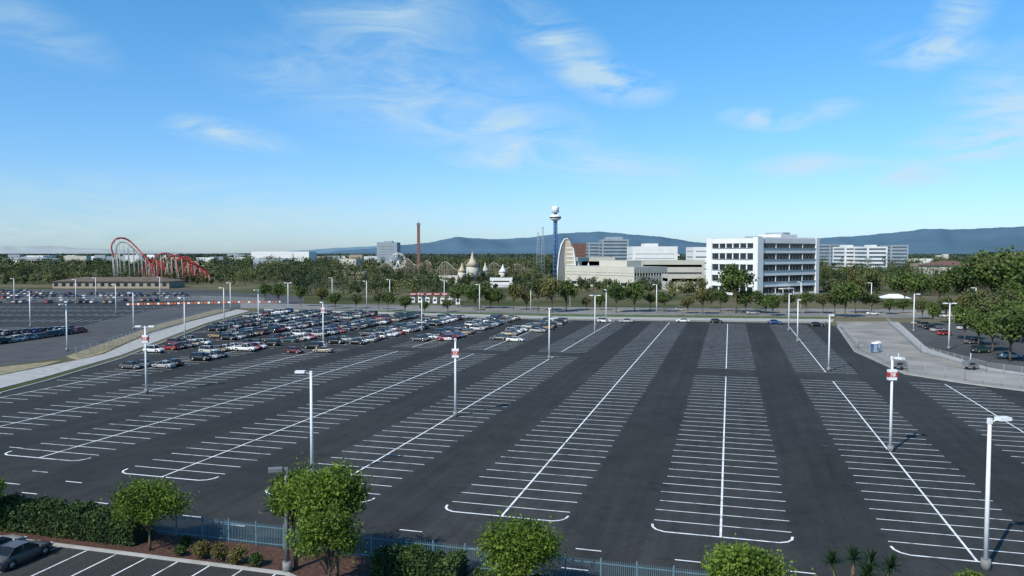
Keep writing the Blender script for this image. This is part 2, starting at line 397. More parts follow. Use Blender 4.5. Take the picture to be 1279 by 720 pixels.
def tree(u,v,h,r,seed,name='tree',leaves=14000,ls=.2,mat='leaf',**k):
    x,y=P(u,v); put(tree_mesh(h,r,seed,leaves,ls,mat,**k),name,(x,y,.1))
tree(187,689,5.9,3.15,3,base=.24,leaves=11500,ls=.2,K=26)
tree(420,724,9.0,3.2,5,leaves=16000,K=32,base=.16,ls=.22)
tree(370,712,8.0,2.6,15,leaves=9000,K=20,base=.3,ls=.21)
tree(408,750,6.6,2.8,25,leaves=8500,K=20,base=.2,ls=.21)
tree(650,765,6.5,3.2,8,leaves=12500,base=.2,ls=.21,K=26)
tree(930,800,5.9,3.15,9,leaves=10500,base=.3,ls=.21,K=24)
tree(-22,668,5.2,2.2,10,leaves=7000)
tree(1215,790,3.6,1.8,12,leaves=5000)
def yucca(u,v,h):
    x,y=P(u,v); mb=MB(); rn=random.Random(4)
    for hx,hy,hh in ((0,0,h),(1.2,.3,h*.93),(-1.2,.2,h*.94),(2.3,0,h*.9),(.5,-.8,h*.88)):
        mb.tube([(0,0,0),(hx*.6,hy*.6,hh*.5),(hx,hy,hh-.6)],[.16,.13,.1],'bark',7)
        for i in range(70):
            a=rn.uniform(0,6.28); e=rn.uniform(-.3,1.45); L=rn.uniform(.8,1.2)
            d=Vector((math.cos(a)*math.cos(e),math.sin(a)*math.cos(e),math.sin(e))); s=Vector((-math.sin(a),math.cos(a),0))*.05
            b=Vector((hx,hy,hh-.5)); mid=b+d*L*.6; tip=b+d*L+Vector((0,0,-.25*math.cos(e)))
            mb.add([b-s,b+s,mid+s*.8,mid-s*.8,tip],[(0,1,2,3),(3,2,4)],'hedge')
    put(mb.build('yucca_plant'),'yucca_plant',(x,y,.1))
yucca(1064,790,4.9)
def hedge(a0,a1,t0,t1,h,name='hedge',dens=170,seed=1):
    r=np.random.default_rng(seed); L=a1-a0; n=int(L*(h+ (t1-t0))*dens)
    side=r.integers(0,4,n)
    A=r.uniform(a0,a1,n); T=r.uniform(t0,t1,n); Z=r.uniform(.05,h,n)
    T=np.where(side==0,t0,np.where(side==1,t1,T)); Z=np.where(side>=2,h,Z)
    bul=.14*np.sin(A*1.7)+.1*np.sin(A*4.1+1)+.07*np.sin(A*9+T*3)
    Z=np.where(side>=2,Z+bul,Z*(1+bul/h)); 
    C=np.stack([A*ct+T*st,-A*st+T*ct,Z],axis=1)+r.normal(0,.1,(n,3))
    tint=np.clip(.45+.25*np.sin(A*2.3)+r.normal(0,.2,n),0,1)
    mb=MB()
    p=[RT(a0+.1,t0+.12),RT(a1-.1,t0+.12),RT(a1-.1,t1-.12),RT(a0+.1,t1-.12)]
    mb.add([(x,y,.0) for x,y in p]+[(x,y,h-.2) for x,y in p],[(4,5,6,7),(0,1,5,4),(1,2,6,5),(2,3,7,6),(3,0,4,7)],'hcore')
    put(mb.build('hedge',quads(C,.22),tint,'hedge'),name,(0,0,.1))
hedge(-75,-44.5,49.3,51.6,2.1)
hedge(-24,-17.5,48.8,51,1.7,seed=2); hedge(-16.5,-11,48.0,50,1.2,seed=3)
for i,(u,v,r,m) in enumerate([(254,699,.85,'bronze'),(275,702,.85,'bronze'),(297,706,.8,'bronze'),(232,684,.5,'hedge'),(320,709,.6,'hedge'),(225,696,.5,'hedge')]):
    x,y=P(u,v); C,t,cl=crown((0,0,r*.8),(r,r,r*.85),12,3500,50+i,.45,.6); mb=MB()
    for q in range(6): mb.tube([(0,0,0),tuple(cl[q])],[.04,.015],'bark',5)
    put(mb.build('shrub',quads(C,.13),t,m),'shrub',(x,y,.1))
fb=MB(); a=-75
fb.T=Matrix(((ct,st,0,0),(-st,ct,0,0),(0,0,1,0),(0,0,0,1)))
while a<60:
    fb.box(a-.015,a+.015,FT-.32,FT-.29,.15,1.85,'fence'); a+=.14
a=-75
while a<60:
    fb.box(a-.05,a+.05,FT-.36,FT-.26,.05,2.0,'fence'); a+=2.47
for z in (.3,1.6): fb.box(-75,60,FT-.335,FT-.28,z,z+.06,'fence')
put(fb.build('metal_picket_fence'),'metal_picket_fence')
def chainfence(line,h=2.0,name='chain_link_fence'):
    mb=MB()
    for (x0,y0),(x1,y1) in zip(line[:-1],line[1:]):
        L=math.hypot(x1-x0,y1-y0); n=max(1,int(L/3))
        mb.add([(x0,y0,.1),(x1,y1,.1),(x1,y1,h),(x0,y0,h)],[(0,1,2,3)],'chain')
        mb.tube([(x0,y0,h),(x1,y1,h)],.035,'greywall',5)
        for i in range(n+1):
            t=i/n; mb.cyl(x0+(x1-x0)*t,y0+(y1-y0)*t,0,h+.05,.045,.045,'greywall',6)
    put(mb.build(name),name)
chainfence([P(1049,409),P(1072,438),P(1133,465),P(1205,476),P(1300,489)])
chainfence([P(1108,403),P(1150,441),P(1232,464),P(1300,474)],1.8)
chainfence([P(95,446),P(130,436),P(225,404),P(300,384),P(360,382)],2.2)
chainfence([P(-60,380),P(60,377.5),P(250,375.5),P(330,378)],2.2)
# ------------------------------------------------------------ cars
def car_mesh(kind,paint,nm):
    mb=MB()
    if kind=='sedan': S=[(-2.3,.38,.78,.76),(-2.2,.22,.93,.85),(-1.6,.2,.98,.9),(-.4,.2,.93,.91),(.95,.2,.92,.91),(1.6,.2,.86,.89),(2.1,.22,.74,.83),(2.3,.36,.6,.7)]; G=(1.1,.3,-.95,-1.75,.9,1.43)
    elif kind=='suv': S=[(-2.3,.45,.9,.8),(-2.22,.3,1.08,.9),(-1.6,.26,1.1,.94),(-.4,.26,1.06,.95),(1.0,.26,1.05,.95),(1.7,.26,1.0,.93),(2.15,.3,.88,.87),(2.32,.42,.7,.76)]; G=(1.15,.45,-1.95,-2.2,1.03,1.72)
    elif kind=='hatch': S=[(-2.0,.38,.85,.76),(-1.92,.22,.98,.85),(-1.4,.2,1.0,.88),(-.3,.2,.95,.89),(.9,.2,.93,.89),(1.5,.2,.87,.87),(1.9,.22,.74,.8),(2.05,.36,.6,.7)]; G=(1.1,.4,-1.45,-1.9,.92,1.48)
    else: S=[(-2.75,.5,.95,.86),(-2.68,.35,1.08,.93),(-1.6,.32,1.1,.96),(-.7,.32,1.1,.96),(1.0,.32,1.1,.96),(1.9,.32,1.08,.95),(2.45,.36,.95,.9),(2.65,.5,.8,.8)]; G=(1.2,.6,-.5,-.72,1.08,1.82)
    vs=[];fs=[]
    for x,zb,zt,w in S:
        vs+=[(x,-w*.9,zb),(x,-w,zb+.18),(x,-w*1.0,(zb+zt)/2+.08),(x,-w*.95,zt-.09),(x,-w*.82,zt),(x,0,zt+.03),(x,w*.82,zt),(x,w*.95,zt-.09),(x,w*1.0,(zb+zt)/2+.08),(x,w,zb+.18),(x,w*.9,zb)]
    n=11
    for i in range(len(S)-1):
        for j in range(n-1): fs.append((i*n+j,(i+1)*n+j,(i+1)*n+j+1,i*n+j+1))
        fs.append((i*n+n-1,(i+1)*n+n-1,(i+1)*n,i*n))
    fs.append(tuple(range(n))); fs.append(tuple((len(S)-1)*n+j for j in range(n))[::-1])
    mb.add(vs,fs,paint,True)
    f0,f1,r1,r0,zb,zr=G; wb=S[3][3]*.9; wr=wb*.78; xm=(f1+r1)/2
    zb-=.03
    g=[]
    for s in (-1,1):
        g+=[(f0,s*wb,zb),(f1+.2,s*wb,zb),(xm,s*wb,zb),(r1-.15,s*wb,zb),(r0,s*wb,zb),(f1,s*wr,zr-.03),(xm,s*wr,zr),(r1,s*wr,zr-.04)]
    F_=[(0,8,13,5),(4,7,15,12)]
    for o in (0,8): F_+=[(o+0,o+1,o+5),(o+1,o+2,o+6,o+5),(o+2,o+3,o+7,o+6),(o+3,o+4,o+7)]
    mb.add(g,F_,'carglass')
    e=.012
    mb.add([(f1+.03,-wr-.01,zr-.03),(xm,-wr-.01,zr+e),(r1-.03,-wr-.01,zr-.04),(f1,0,zr+.015),(xm,0,zr+.05),(r1,0,zr+.005),(f1+.03,wr+.01,zr-.03),(xm,wr+.01,zr+e),(r1-.03,wr+.01,zr-.04)],[(0,1,4,3),(1,2,5,4),(3,4,7,6),(4,5,8,7)],paint,True)
    for s in (-1,1):
        for (a,b) in (((f0,zb),(f1,zr-.03)),((xm,zb),(xm,zr)),((r0,zb),(r1,zr-.04)),((r1-.15 if kind!='sedan' else r0,zb),(r1,zr-.04))):
            mb.tube([(a[0],s*(wb+.004),a[1]),(b[0],s*(wr+.004),b[1])],.035,paint,4)
        mb.box(f0-.25,f0-.08,s*(wb+.2)-.1,s*(wb+.2)+.1,zb+.02,zb+.16,paint)
    L=S[-1][0]; Lr=S[0][0]; wx=(L-.9,Lr+.88); rad=.33 if kind in('sedan','hatch') else .39
    for x in wx:
        for s in (-1,1):
            w=S[3][3]
            mb.tube([(x,s*(w-.25),rad+.03),(x,s*(w+.006),rad+.03)],rad+.07,'tire',18)
            mb.tube([(x,s*(w-.2),rad),(x,s*(w+.02),rad)],rad,'tire',18); mb.tube([(x,s*(w-.0),rad),(x,s*(w+.028),rad)],rad*.62,'rim',12)
    zt=S[-2][2]
    for s in (-1,1):
        mb.box(L-.22,L-.02,s*.62-.17,s*.62+.17,zt-.2,zt-.06,'head'); mb.box(Lr-.015,Lr+.16,s*.62-.16,s*.62+.16,S[1][2]-.28,S[1][2]-.1,'tail')
    mb.box(L-.08,L+.012,-.42,.42,.38,.55,'tire'); mb.box(Lr-.01,Lr+.05,-.25,.25,.55,.67,'head')
    if kind=='pickup': mb.box(-2.6,-.9,-.75,.75,1.05,1.125,'tire')
    return mb.build(nm)
cols={'white':(.62,.61,.58),'silver':(.33,.325,.31),'silver2':(.42,.41,.385),'grey':(.085,.083,.08),'black':(.013,.012,.012),'dkblue':(.015,.025,.06),'red':(.26,.018,.015),'beige':(.30,.25,.17),'teal':(.03,.07,.07),'blue':(.02,.06,.2),'maroon':(.09,.012,.014),'gold':(.22,.16,.08),'green':(.02,.05,.03)}
cmat={k:pbr('car_paint_'+k,c,.32,.04,1,metal=0,spec=.35,coat=.25) for k,c in cols.items()}
wts=[('white',6),('silver',5),('silver2',3),('grey',6),('black',8),('dkblue',2),('red',2.4),('beige',2.5),('teal',1),('blue',1),('maroon',1.6),('gold',1.3),('green',1)]
CARS=[];CW=[]
for kd,kw in (('sedan',5),('suv',3.5),('hatch',2),('pickup',.8)):
    for c,w in wts:
        CARS.append(car_mesh(kd,cmat[c],'car_'+kd)); CW.append(kw*w)
rc=random.Random(21)
def car(x,y,rz,me=None,z=.055): put(me or rc.choices(CARS,CW)[0],'parked_car',(x,y,z),rz)
CP=[P(*q) for q in [(150,462),(250,462),(262,450),(330,449),(345,453),(400,443),(470,441),(490,431),(560,428),(640,430),(665,418),(725,409),(722,398),(560,397),(480,394),(330,389),(290,396),(225,424),(150,448)]]
PD=-TH
nc=0
for a,t,n_ in stalls:
    x,y=RT(a,t)
    if inpoly(x,y,CP):
        t1=inpoly(x+2,y-12,CP); t2_=inpoly(x+5,y-30,CP)
        g=.14*math.sin(t*.21+n_*2.1)+.1*math.sin(t*.6+n_)
        if rc.random()<(.83 if t2_ else (.62 if t1 else .36))+g:
            car(x+rc.uniform(-.4,.4),y+rc.uniform(-.2,.2),PD+(math.pi if rc.random()<.4 else 0)+rc.uniform(-.05,.05)); nc+=1
print('cars',nc)
for u,v in [(755,403.5),(782,403.5),(853,403),(895,404),(968,405),(1020,408)]:
    x,y=P(u,v); car(x,y,PD+rc.choice((0,math.pi)))
for i in range(15):
    x,y=P(2+i*7,430-i*1.0)
    if i not in (13,): car(x,y,1.35+rc.uniform(-.04,.04))
    if i<12:
        x,y=P(0+i*8,420-i*.6); car(x,y,1.35)
for v_,u0,u1 in ((379,-60,150),(376.5,-60,215),(373.5,-60,240),(371,-60,250),(368.5,-60,245),(366.5,-60,60),(365,-60,40)):
    Y=P(0,v_)[1]; x=XA(u0,Y)
    while x<XA(u1,Y):
        if rc.random()<.62: car(x,Y+rc.uniform(-.3,.3),1.57+rc.uniform(-.03,.03))
        x+=2.9 if rc.random()<.93 else 9
for u,v,r in [(1155,409,.2),(1163,412,.2),(1172,415,.2),(1180,419,.2),(1216,430,0),(1147,406,.2),(1225,441,.3),(1262,448,.2),(1203,412,.5)]:
    x,y=P(u,v); car(x,y,r)
for u,v in [(600,387.5),(850,388.5),(1090,394),(1180,397),(940,393)]:
    x,y=P(u,v); car(x,y,-.05,z=.08)
sed=car_mesh('sedan',cmat['grey'],'sedan_near')
def near_car(a,t,me):
    x,y=RT(a,t); o=put(me,'parked_car',(x,y,.055),math.pi/2-TH); return o
near_car(-50.7,44.9,sed); near_car(-53.7,45.3,CARS[1]); near_car(-62.8,45.2,CARS[4])
def toilet(u,v,s=0):
    x,y=P(u,v); mb=MB(); mb.box(-.6,.6,-.6,.6,0,.15,'tire'); mb.box(-.57,.57,-.57,.57,.15,2.1,'toiletb'); mb.box(-.38,.38,-.6,-.571,.2,1.95,'greywall')
    mb.add([(-.62,-.62,2.1),(.62,-.62,2.1),(.62,.62,2.1),(-.62,.62,2.1),(-.35,-.35,2.4),(.35,-.35,2.4),(.35,.35,2.4),(-.35,.35,2.4)],[(0,1,5,4),(1,2,6,5),(2,3,7,6),(3,0,4,7),(4,5,6,7),(3,2,1,0)],'polew')
    mb.cyl(.4,.4,2.1,2.6,.05,.05,'polew',6); put(mb.build('portable_toilet'),'portable_toilet',(x,y,.03))
toilet(1092,441); toilet(1096,440)
def trailer(u,v):
    x,y=P(u,v); mb=MB(); mb.box(-1.3,1.3,-.7,.7,.6,1.7,'poled'); mb.box(-.9,.4,-.71,.71,1.0,1.4,'tire')
    for s in (-1,1): mb.tube([(0,s*.75,.35),(0,s*.9,.35)],.34,'tire',14)
    mb.tube([(1.3,0,.6),(2.3,0,.5)],.05,'poled',6); mb.tube([(0,0,1.7),(0,0,3.2)],.06,'polew',6); put(mb.build('light_trailer'),'light_trailer',(x,y,.05),.3)
trailer(1122,462); trailer(1212,462)
bb=MB()
for i in range(46):
    u=160+i*4.2; v=381.5-.02*(u-160)+ (0 if u<300 else .05*(u-300)*.2)
    x,y=P(u,v); k='orange' if i%3 else 'polew'; bb.box(x-.6,x+.6,y-.2,y+.2,.05,.3,k); bb.box(x-.55,x+.55,y-.1,y+.1,.3,.8,k)
put(bb.build('traffic_barrier_row'),'traffic_barrier')
# ------------------------------------------------------------ buildings
def frame(x,y,ang): return Matrix.Translation((x,y,0))@Matrix.Rotation(ang,4,'Z')
def office(name,x,y,ang,w,d,h,fl,wall='white',gl='glass',piers=0,band=.45,z0=0,pent=None,proud=.35,corner=1.6,base_h=0):
    mb=MB(); mb.T=frame(x,y,ang); fh=(h-z0)/fl
    mb.box(proud,w-proud,proud,d-proud,z0,h-.3,gl)
    for i in range(fl+1):
        a=z0+i*fh-(0 if i==0 else fh*band*.5); b=z0+i*fh+fh*band*.5
        if i==fl: a=h-fh*band*.6; b=h+.8
        if i==0: a=0;b=z0+fh*.25
        mb.box(0,w,0,d,a,b,wall)
    c=corner
    for (px,py) in ((-.06,-.06),(w-c+.06,-.06),(-.06,d-c+.06),(w-c+.06,d-c+.06)): mb.box(px,px+c,py,py+c,0,h+.84,wall)
    if piers:
        n=int(w/piers)
        for i in range(1,n): mb.box(i*w/n-.18,i*w/n+.18,.08,d-.08,0,h-.2,wall)
        n=int(d/piers)
        for i in range(1,n): mb.box(.1,w-.1,i*d/n-.18,i*d/n+.18,0,h-.25,wall)
    else:
        n=int(w/1.6)
        for i in range(1,n): mb.box(i*w/n-.05,i*w/n+.05,.22,d-.22,z0,h-.2,'poled')
    mb.box(.5,w-.5,.5,d-.5,h+.4,h+.82,'roof')
    if pent:
        for (a,b,c0,d0,hh) in pent: mb.box(a*w,b*w,c0*d,d0*d,h+.5,h+hh,wall)
    mb.T=Matrix.Identity(4)
    put(mb.build(name),name)
Y0=410.; X0=XA(946,Y0); ang=math.radians(35)
h=ZT(Y0,299)
def main_office():
    mb=MB(); mb.T=frame(X0,Y0,ang); w,d=54.,34.; fl=5; h=ZT(Y0,299); fh=h/fl
    mb.box(.5,w-.5,.5,d-.5,0,h-.4,'glass')
    for i in range(fl+1):
        a=i*fh-fh*.22; b=i*fh+fh*.2
        if i==0: a,b=0,fh*.2
        if i==fl: a,b=h-fh*.34,h+.6
        mb.box(0,w,0,d,a,b,'white')
    mb.box(-.5,4.2,-.5,2.5,0,h+1.3,'white'); mb.box(w-2.5,w+.4,-.4,2.5,0,h+1.2,'white'); mb.box(-.4,2.2,d-3.5,d+.4,0,h+.9,'white')
    mb.box(w-2.2,w+.35,d-2.5,d+.35,0,h+.9,'white')
    n=16
    for i in range(1,n):
        x=4.2+i*(w-6.7)/n; e=.22 if i%4==0 else .06
        mb.box(x-e,x+e,.2 if e>.1 else .38,1.2,0,h-.4,'white' if e>.1 else 'poled')
    n=6
    for i in range(1,n): mb.box(.15,1.2,2.5+i*(d-6)/n-.35,2.5+i*(d-6)/n+.35,0,h-.4,'white')
    for i in range(1,fl): mb.box(-.3,-.003,4,d-4,i*fh+fh*.2,i*fh+fh*.25,'greywall'); mb.box(4.3,w-2.6,-.35,-.003,i*fh+fh*.2,i*fh+fh*.24,'greywall')
    mb.box(w*.05,w*.97,d*.1,d*.9,h+.55,h+.7,'roof')
    mb.box(w*.62,w*.9,d*.3,d*.75,h+.6,h+3.2,'white'); mb.box(w*.7,w*.82,d*.35,d*.7,h+3.2,h+4.4,'greywall')
    mb.box(.2*w,.3*w,d*.3,d*.5,h+.6,h+1.9,'greywall')
    mb.box(6,w-3,.3,.6,h+.6,h+1.2,'white')
    mb.box(18,28,-3,-.01,3.4,3.8,'white'); mb.box(18.2,18.5,-2.9,-2.6,0,3.4,'white'); mb.box(27.5,27.8,-2.9,-2.6,0,3.4,'white')
    put(mb.build('white_office_building'),'white_office_building')
main_office()
def low_office():
    Y=500.; x=XA(792,Y); mb=MB(); hh=ZT(Y,335); a=math.radians(38)
    mb.T=frame(x,Y,a); w,d=32.,66.
    mb.box(.4,w-.4,.4,d-.4,0,hh-.3,'glass')
    for z0,z1 in ((0,1.2),(3.3,hh-5.2),(hh-3.4,hh+.5)): mb.box(0,w,0,d,z0,z1,'cream')
    mb.box(-.3,.0-.003,0,d,hh-5.2,hh-3.6,'cream')
    for i in range(13): mb.box(i*w/12-.25,i*w/12+.25,-.1,.3,0,hh-.5,'cream')
    for i in range(12): mb.box(-.1,.3,i*d/11-.3,i*d/11+.3,0,hh-.5,'cream')
    mb.box(8,22,14,40,hh+.3,hh+4.5,'cream'); mb.box(.5,w-.5,.5,d-.5,hh+.35,hh+.52,'roof')
    put(mb.build('cream_low_office_building'),'cream_low_office_building')
low_office()
def bx(name,u0,u1,vt,Y,dep,wall,fl=3,gl='glass',ang=0,**k):
    x=XA(u0,Y); w=XA(u1,Y)-x; hh=ZT(Y,vt); office(name,x,Y,ang,w/max(.3,math.cos(ang)),dep,hh,fl,wall,gl,**k)
bx('cream_wing_building',800,880,327,560,30,'cream',3,band=1.2,corner=2,piers=9)
bx('cream_warehouse_building',835,884,345,470,20,'cream',2,band=1.3,corner=2,piers=8)
bx('white_banded_office_building',790,846,309,820,40,'white',6,band=.9,corner=3,pent=[(.3,.6,.2,.8,4)])
bx('glass_office_building',752,785,300,1000,40,'greywall',9,'glassb',band=.5,corner=2,pent=[(.2,.8,.2,.8,4)])
bx('glass_office_building',735,751,304,1050,40,'greywall',8,'glassb',band=.5,corner=2)
bx('brick_tower_building',717,732,305,950,25,'brick',8,'glass',band=.9,corner=3)
bx('white_annex_building',866,886,310,700,30,'white',5,band=.8,corner=2)
bx('grey_office_building',471,496,303.5,1300,40,'greywall',9,'glass',band=.9,corner=3,pent=[(.3,.7,.2,.8,3)])
bx('white_long_building',314,386,315,1500,60,'white',3,'glassb',band=.9,corner=3)
bx('white_hall_building',722,768,323,620,24,'cream',2,band=1.5,corner=3,piers=12)
bx('glass_office_building',1036,1056,306,1150,40,'greywall',7,'glassb',band=.5,corner=2,ang=.15)
bx('glass_office_building',1055,1074,309,1050,40,'white',6,'glassb',band=.55,corner=2,pent=[(.3,.7,.2,.8,3)])
bx('white_office_block',1083,1108,309,1000,40,'white',6,'glassb',band=.5,corner=2,pent=[(.4,.6,.2,.8,3)])
bx('white_office_block',1112,1133,307,1080,40,'greywall',7,'glassb',band=.5,corner=2,ang=-.1)
bx('tan_building',1150,1172,331,600,16,'tan',2,band=.9)
bx('park_service_building',548,572,346,560,12,'cream',2,band=1.2,corner=2,piers=6)
bx('park_service_building',612,640,349,520,12,'white',2,band=1.2,corner=2,piers=6)
bx('park_service_building',430,456,341,640,14,'tan',2,band=1.2,corner=2,piers=7)
def gable(name,u0,u1,vt,ve,Y,dep,wall,roof):
    x0,x1=XA(u0,Y),XA(u1,Y); he=ZT(Y,ve); hr=ZT(Y,vt); mb=MB()
    mb.box(x0+1,x1-1,Y+1,Y+dep-1,0,he,wall)
    n=int((x1-x0)/5)
    for i in range(n): mb.box(x0+2+i*5,x0+4.5+i*5,Y+.95,Y+.99,he*.3,he*.75,'glass')
    y1=Y+dep; ym=Y+dep/2; hip=min(dep/2,(x1-x0)/3)
    mb.add([(x0,Y,he),(x1,Y,he),(x1,y1,he),(x0,y1,he),(x0+hip,ym,hr),(x1-hip,ym,hr)],[(0,1,5,4),(1,2,5),(2,3,4,5),(3,0,4),(3,2,1,0)],roof)
    put(mb.build(name),name)
gable('brown_roof_pavilion',62,212,347,352,500,26,'tan','brown')
gable('red_roof_house',1165,1222,326,332,560,22,'cream','brick')
gable('small_hall_building',0,55,321,324,1500,60,'white','roof')
gable('cream_pavilion',1105,1140,368,373,385,9,'polew','polew')
rb=random.Random(5)
for i in range(60):
    Y=rb.uniform(1000,3600); u=rb.choice([rb.uniform(-40,480),rb.uniform(-40,480),rb.uniform(480,1300)])
    x=XA(u,Y); w=rb.uniform(14,45); hh=rb.uniform(11,18)
    office('distant_building',x,Y,rb.uniform(-.3,.3),w,22,hh,max(2,int(hh/4)),rb.choice(['white','cream','greywall','tan','white']),'glassb',band=.9,corner=2,piers=10)
# theme park ------------------------------------------------
def spline(pts,n=8):
    pts=[Vector(p) for p in pts]; out=[]
    for i in range(len(pts)-1):
        p0=pts[max(i-1,0)];p1=pts[i];p2=pts[i+1];p3=pts[min(i+2,len(pts)-1)]
        for k in range(n):
            t=k/n; out.append(.5*((2*p1)+(-p0+p2)*t+(2*p0-5*p1+4*p2-p3)*t*t+(-p0+3*p1-3*p2+p3)*t**3))
    out.append(pts[-1]); return out
def coaster():
    Y=600.; mb=MB()
    def path(L): return [ (XA(u,Y+dy),Y+dy,ZT(Y+dy,v)) for u,v,dy in L]
    def track(L,k='red',r=.34,sup=5,ks='offw'):
        p=spline(path(L)); mb.tube(p,r,k,6)
        for o in (-.8,.8): mb.tube([(q.x,q.y+o,q.z+.7) for q in p],.2,k,5)
        for i in range(0,len(p),sup):
            q=p[i]
            if q.z>5: mb.tube([(q.x,q.y+3,0),(q.x,q.y,q.z)],.2,ks,5); mb.tube([(q.x+2.5,q.y-3,0),(q.x,q.y,q.z)],.18,ks,5)
    def loop(uc,vc,ru,rv,dy,k='red'):
        track([(uc+ru*math.sin(i*math.pi/6),vc+rv*math.cos(i*math.pi/6),dy+i*.4) for i in range(13)],k,.32,6,'red')
    track([(142,322,0),(140,309,2),(145,300,4),(154,298,6),(163,302,8),(172,311,8),(180,320,6),(187,329,4),(191,335,2)],'red',.42)
    track([(146,318,12),(147,308,12),(152,303,12),(160,305,12),(170,315,12),(182,328,12),(190,337,12)],'offw',.35,6)
    track([(190,347,0),(191,332,2),(196,321,4),(206,317,6),(216,320,8),(222,331,8),(221,343,6),(214,349,2),(207,342,0),(207,330,-4),(214,321,-6),(224,321,-6),(236,328,-4),(248,333,0),(258,340,4),(263,348,4)])
    track([(196,349,14),(210,340,14),(222,326,14),(233,322,14),(243,330,14),(251,341,14),(262,346,14)],ks='red')
    track([(225,349,20),(232,336,20),(240,328,20),(247,330,20),(252,342,20),(246,350,20)],'goldw',.3)
    track([(170,350,10),(178,338,10),(186,328,10),(196,327,10),(204,336,10),(214,346,10)],'red',.35,5,'red')
    track([(192,345,24),(198,330,24),(205,322,24),(212,330,24),(216,345,24)],'goldw',.3)
    loop(234,338,7,9,8); loop(200,337,6,10,18); loop(250,343,6,6,12)
    put(mb.build('roller_coaster'),'roller_coaster')
coaster()
def wooden(name,u0,u1,Y,hs,k='wood'):
    mb=MB(); x0,x1=XA(u0,Y),XA(u1,Y); n=56; pts=[]
    for i in range(n+1):
        t=i/n; x=x0+(x1-x0)*t; j=t*(len(hs)-1); a=int(min(j,len(hs)-2)); f=j-a; f=(1-math.cos(math.pi*f))/2
        z=hs[a]*(1-f)+hs[a+1]*f; pts.append((x,z))
    for dy in (0,3): mb.tube([(x,Y+dy,z) for x,z in pts],.25,'polew' if dy else k,5)
    for i,(x,z) in enumerate(pts):
        for dy in (0,3): mb.box(x-.1,x+.1,Y+dy-.1,Y+dy+.1,0,z,k)
        if i:
            xp,zp=pts[i-1]
            for q in range(1,int(min(z,zp)/4)+1): mb.box(xp,x,Y-.08,Y+.08,q*4-.08,q*4+.08,k)
            if i%3==0: mb.tube([(xp,Y-.2,1),(x,Y-.2,z*.95)],.1,k,4)
    put(mb.build(name),name)
wooden('wooden_roller_coaster',540,662,690,[4,15,8,17,6,14,9,13,5])
wooden('wooden_roller_coaster',470,545,800,[8,13,6,17,10,15,5])
def star_tower():
    Y=590.; x=XA(693.5,Y); mb=MB(); zt=ZT(Y,258)
    for i in range(6):
        a=i*math.pi/3; mb.tube([(x+1.8*math.cos(a),Y+1.8*math.sin(a),0),(x+1.2*math.cos(a),Y+1.2*math.sin(a),zt-8)],.26,'blue',6)
    z=3
    while z<zt-9:
        r=1.7-.5*z/zt
        pts=[(x+r*math.cos(i*math.pi/3),Y+r*math.sin(i*math.pi/3),z+(2 if i%2 else 0)) for i in range(7)]
        mb.tube(pts,.14,'offw',4); z+=3.2
    mb.cyl(x,Y,0,zt-6,.7,.7,'blue',10)
    zc=ZT(Y,272); mb.tube([(x,Y,zc-2.6),(x,Y,zc-1.0),(x,Y,zc+1.0),(x,Y,zc+2.2)],[1.6,4.3,4.3,2.6],'polew',20); mb.cyl(x,Y,zc-.5,zc+.5,4.38,4.38,'glass',20)
    mb.cyl(x,Y,zc+2.2,zc+3.6,1.4,1.4,'blue',12); mb.tube([(x,Y,zc+3.6),(x,Y,zt-1.2),(x,Y,zt)],[2.7,2.7,2.2],'polew',18); mb.cyl(x,Y,zt,zt+3,.15,.1,'polew',6)
    put(mb.build('observation_tower'),'observation_tower')
star_tower()
def sail():
    Y=560.; mb=MB(); x0=XA(697,Y); x1=XA(719,Y); zt=ZT(Y,298); dep=9
    prof=[(x0+(x1-x0)*s,z) for s,z in ((0,0),(-.02,.35*zt),(.06,.65*zt),(.18,.86*zt),(.36,.98*zt),(.5,zt),(.68,.93*zt),(.84,.78*zt),(.95,.56*zt),(1.0,.3*zt),(.98,0))]
    m=len(prof)
    vs=[(x,Y,z) for x,z in prof]+[(x+2,Y+dep,z*.9) for x,z in prof]
    mb.add(vs,[tuple(range(m))[::-1]]+[(i,i+1,i+1+m,i+m) for i in range(m-1)]+[tuple(range(m,2*m))],'goldw')
    rim=[(x,Y-.3,z) for x,z in prof]; mb.tube(rim,.6,'white',6)
    mb.add([(x0+.6,Y-.25,0),(x0+.4,Y-.25,.35*zt),(x0+1.6,Y-.25,.64*zt),(x0+3.4,Y-.25,.85*zt),(x0+5.0,Y-.25,.93*zt),(x0+4.2,Y-.25,.6*zt),(x0+4.6,Y-.25,.3*zt),(x0+5.4,Y-.25,0)],[tuple(range(8))[::-1]],'poled')
    for i in range(9):
        z=zt*(.06+.09*i); e=np.interp(z,[0,.3*zt,.56*zt,.78*zt,.93*zt],[.97,.98,.93,.82,.66]); mb.box(x0+(x1-x0)*.48,x0+(x1-x0)*e,Y-.2,Y-.02,z,z+.9,'white')
    put(mb.build('curved_theatre_building'),'curved_theatre_building')
sail()
def droptower():
    Y=900.; x=XA(523,Y); zt=ZT(Y,280); mb=MB(); mb.box(x-1.5,x+1.5,Y-1.5,Y+1.5,0,zt,'chimney')
    for i in range(14): mb.box(x-1.65,x+1.65,Y-1.65,Y+1.65,i*zt/14,i*zt/14+.5,'chimney')
    mb.box(x-1.9,x+1.9,Y-1.9,Y+1.9,zt-2,zt+1,'poled'); mb.tube([(x,Y,zt+1),(x,Y,zt+4)],.2,'poled',5); put(mb.build('drop_tower_ride'),'drop_tower_ride')
droptower()
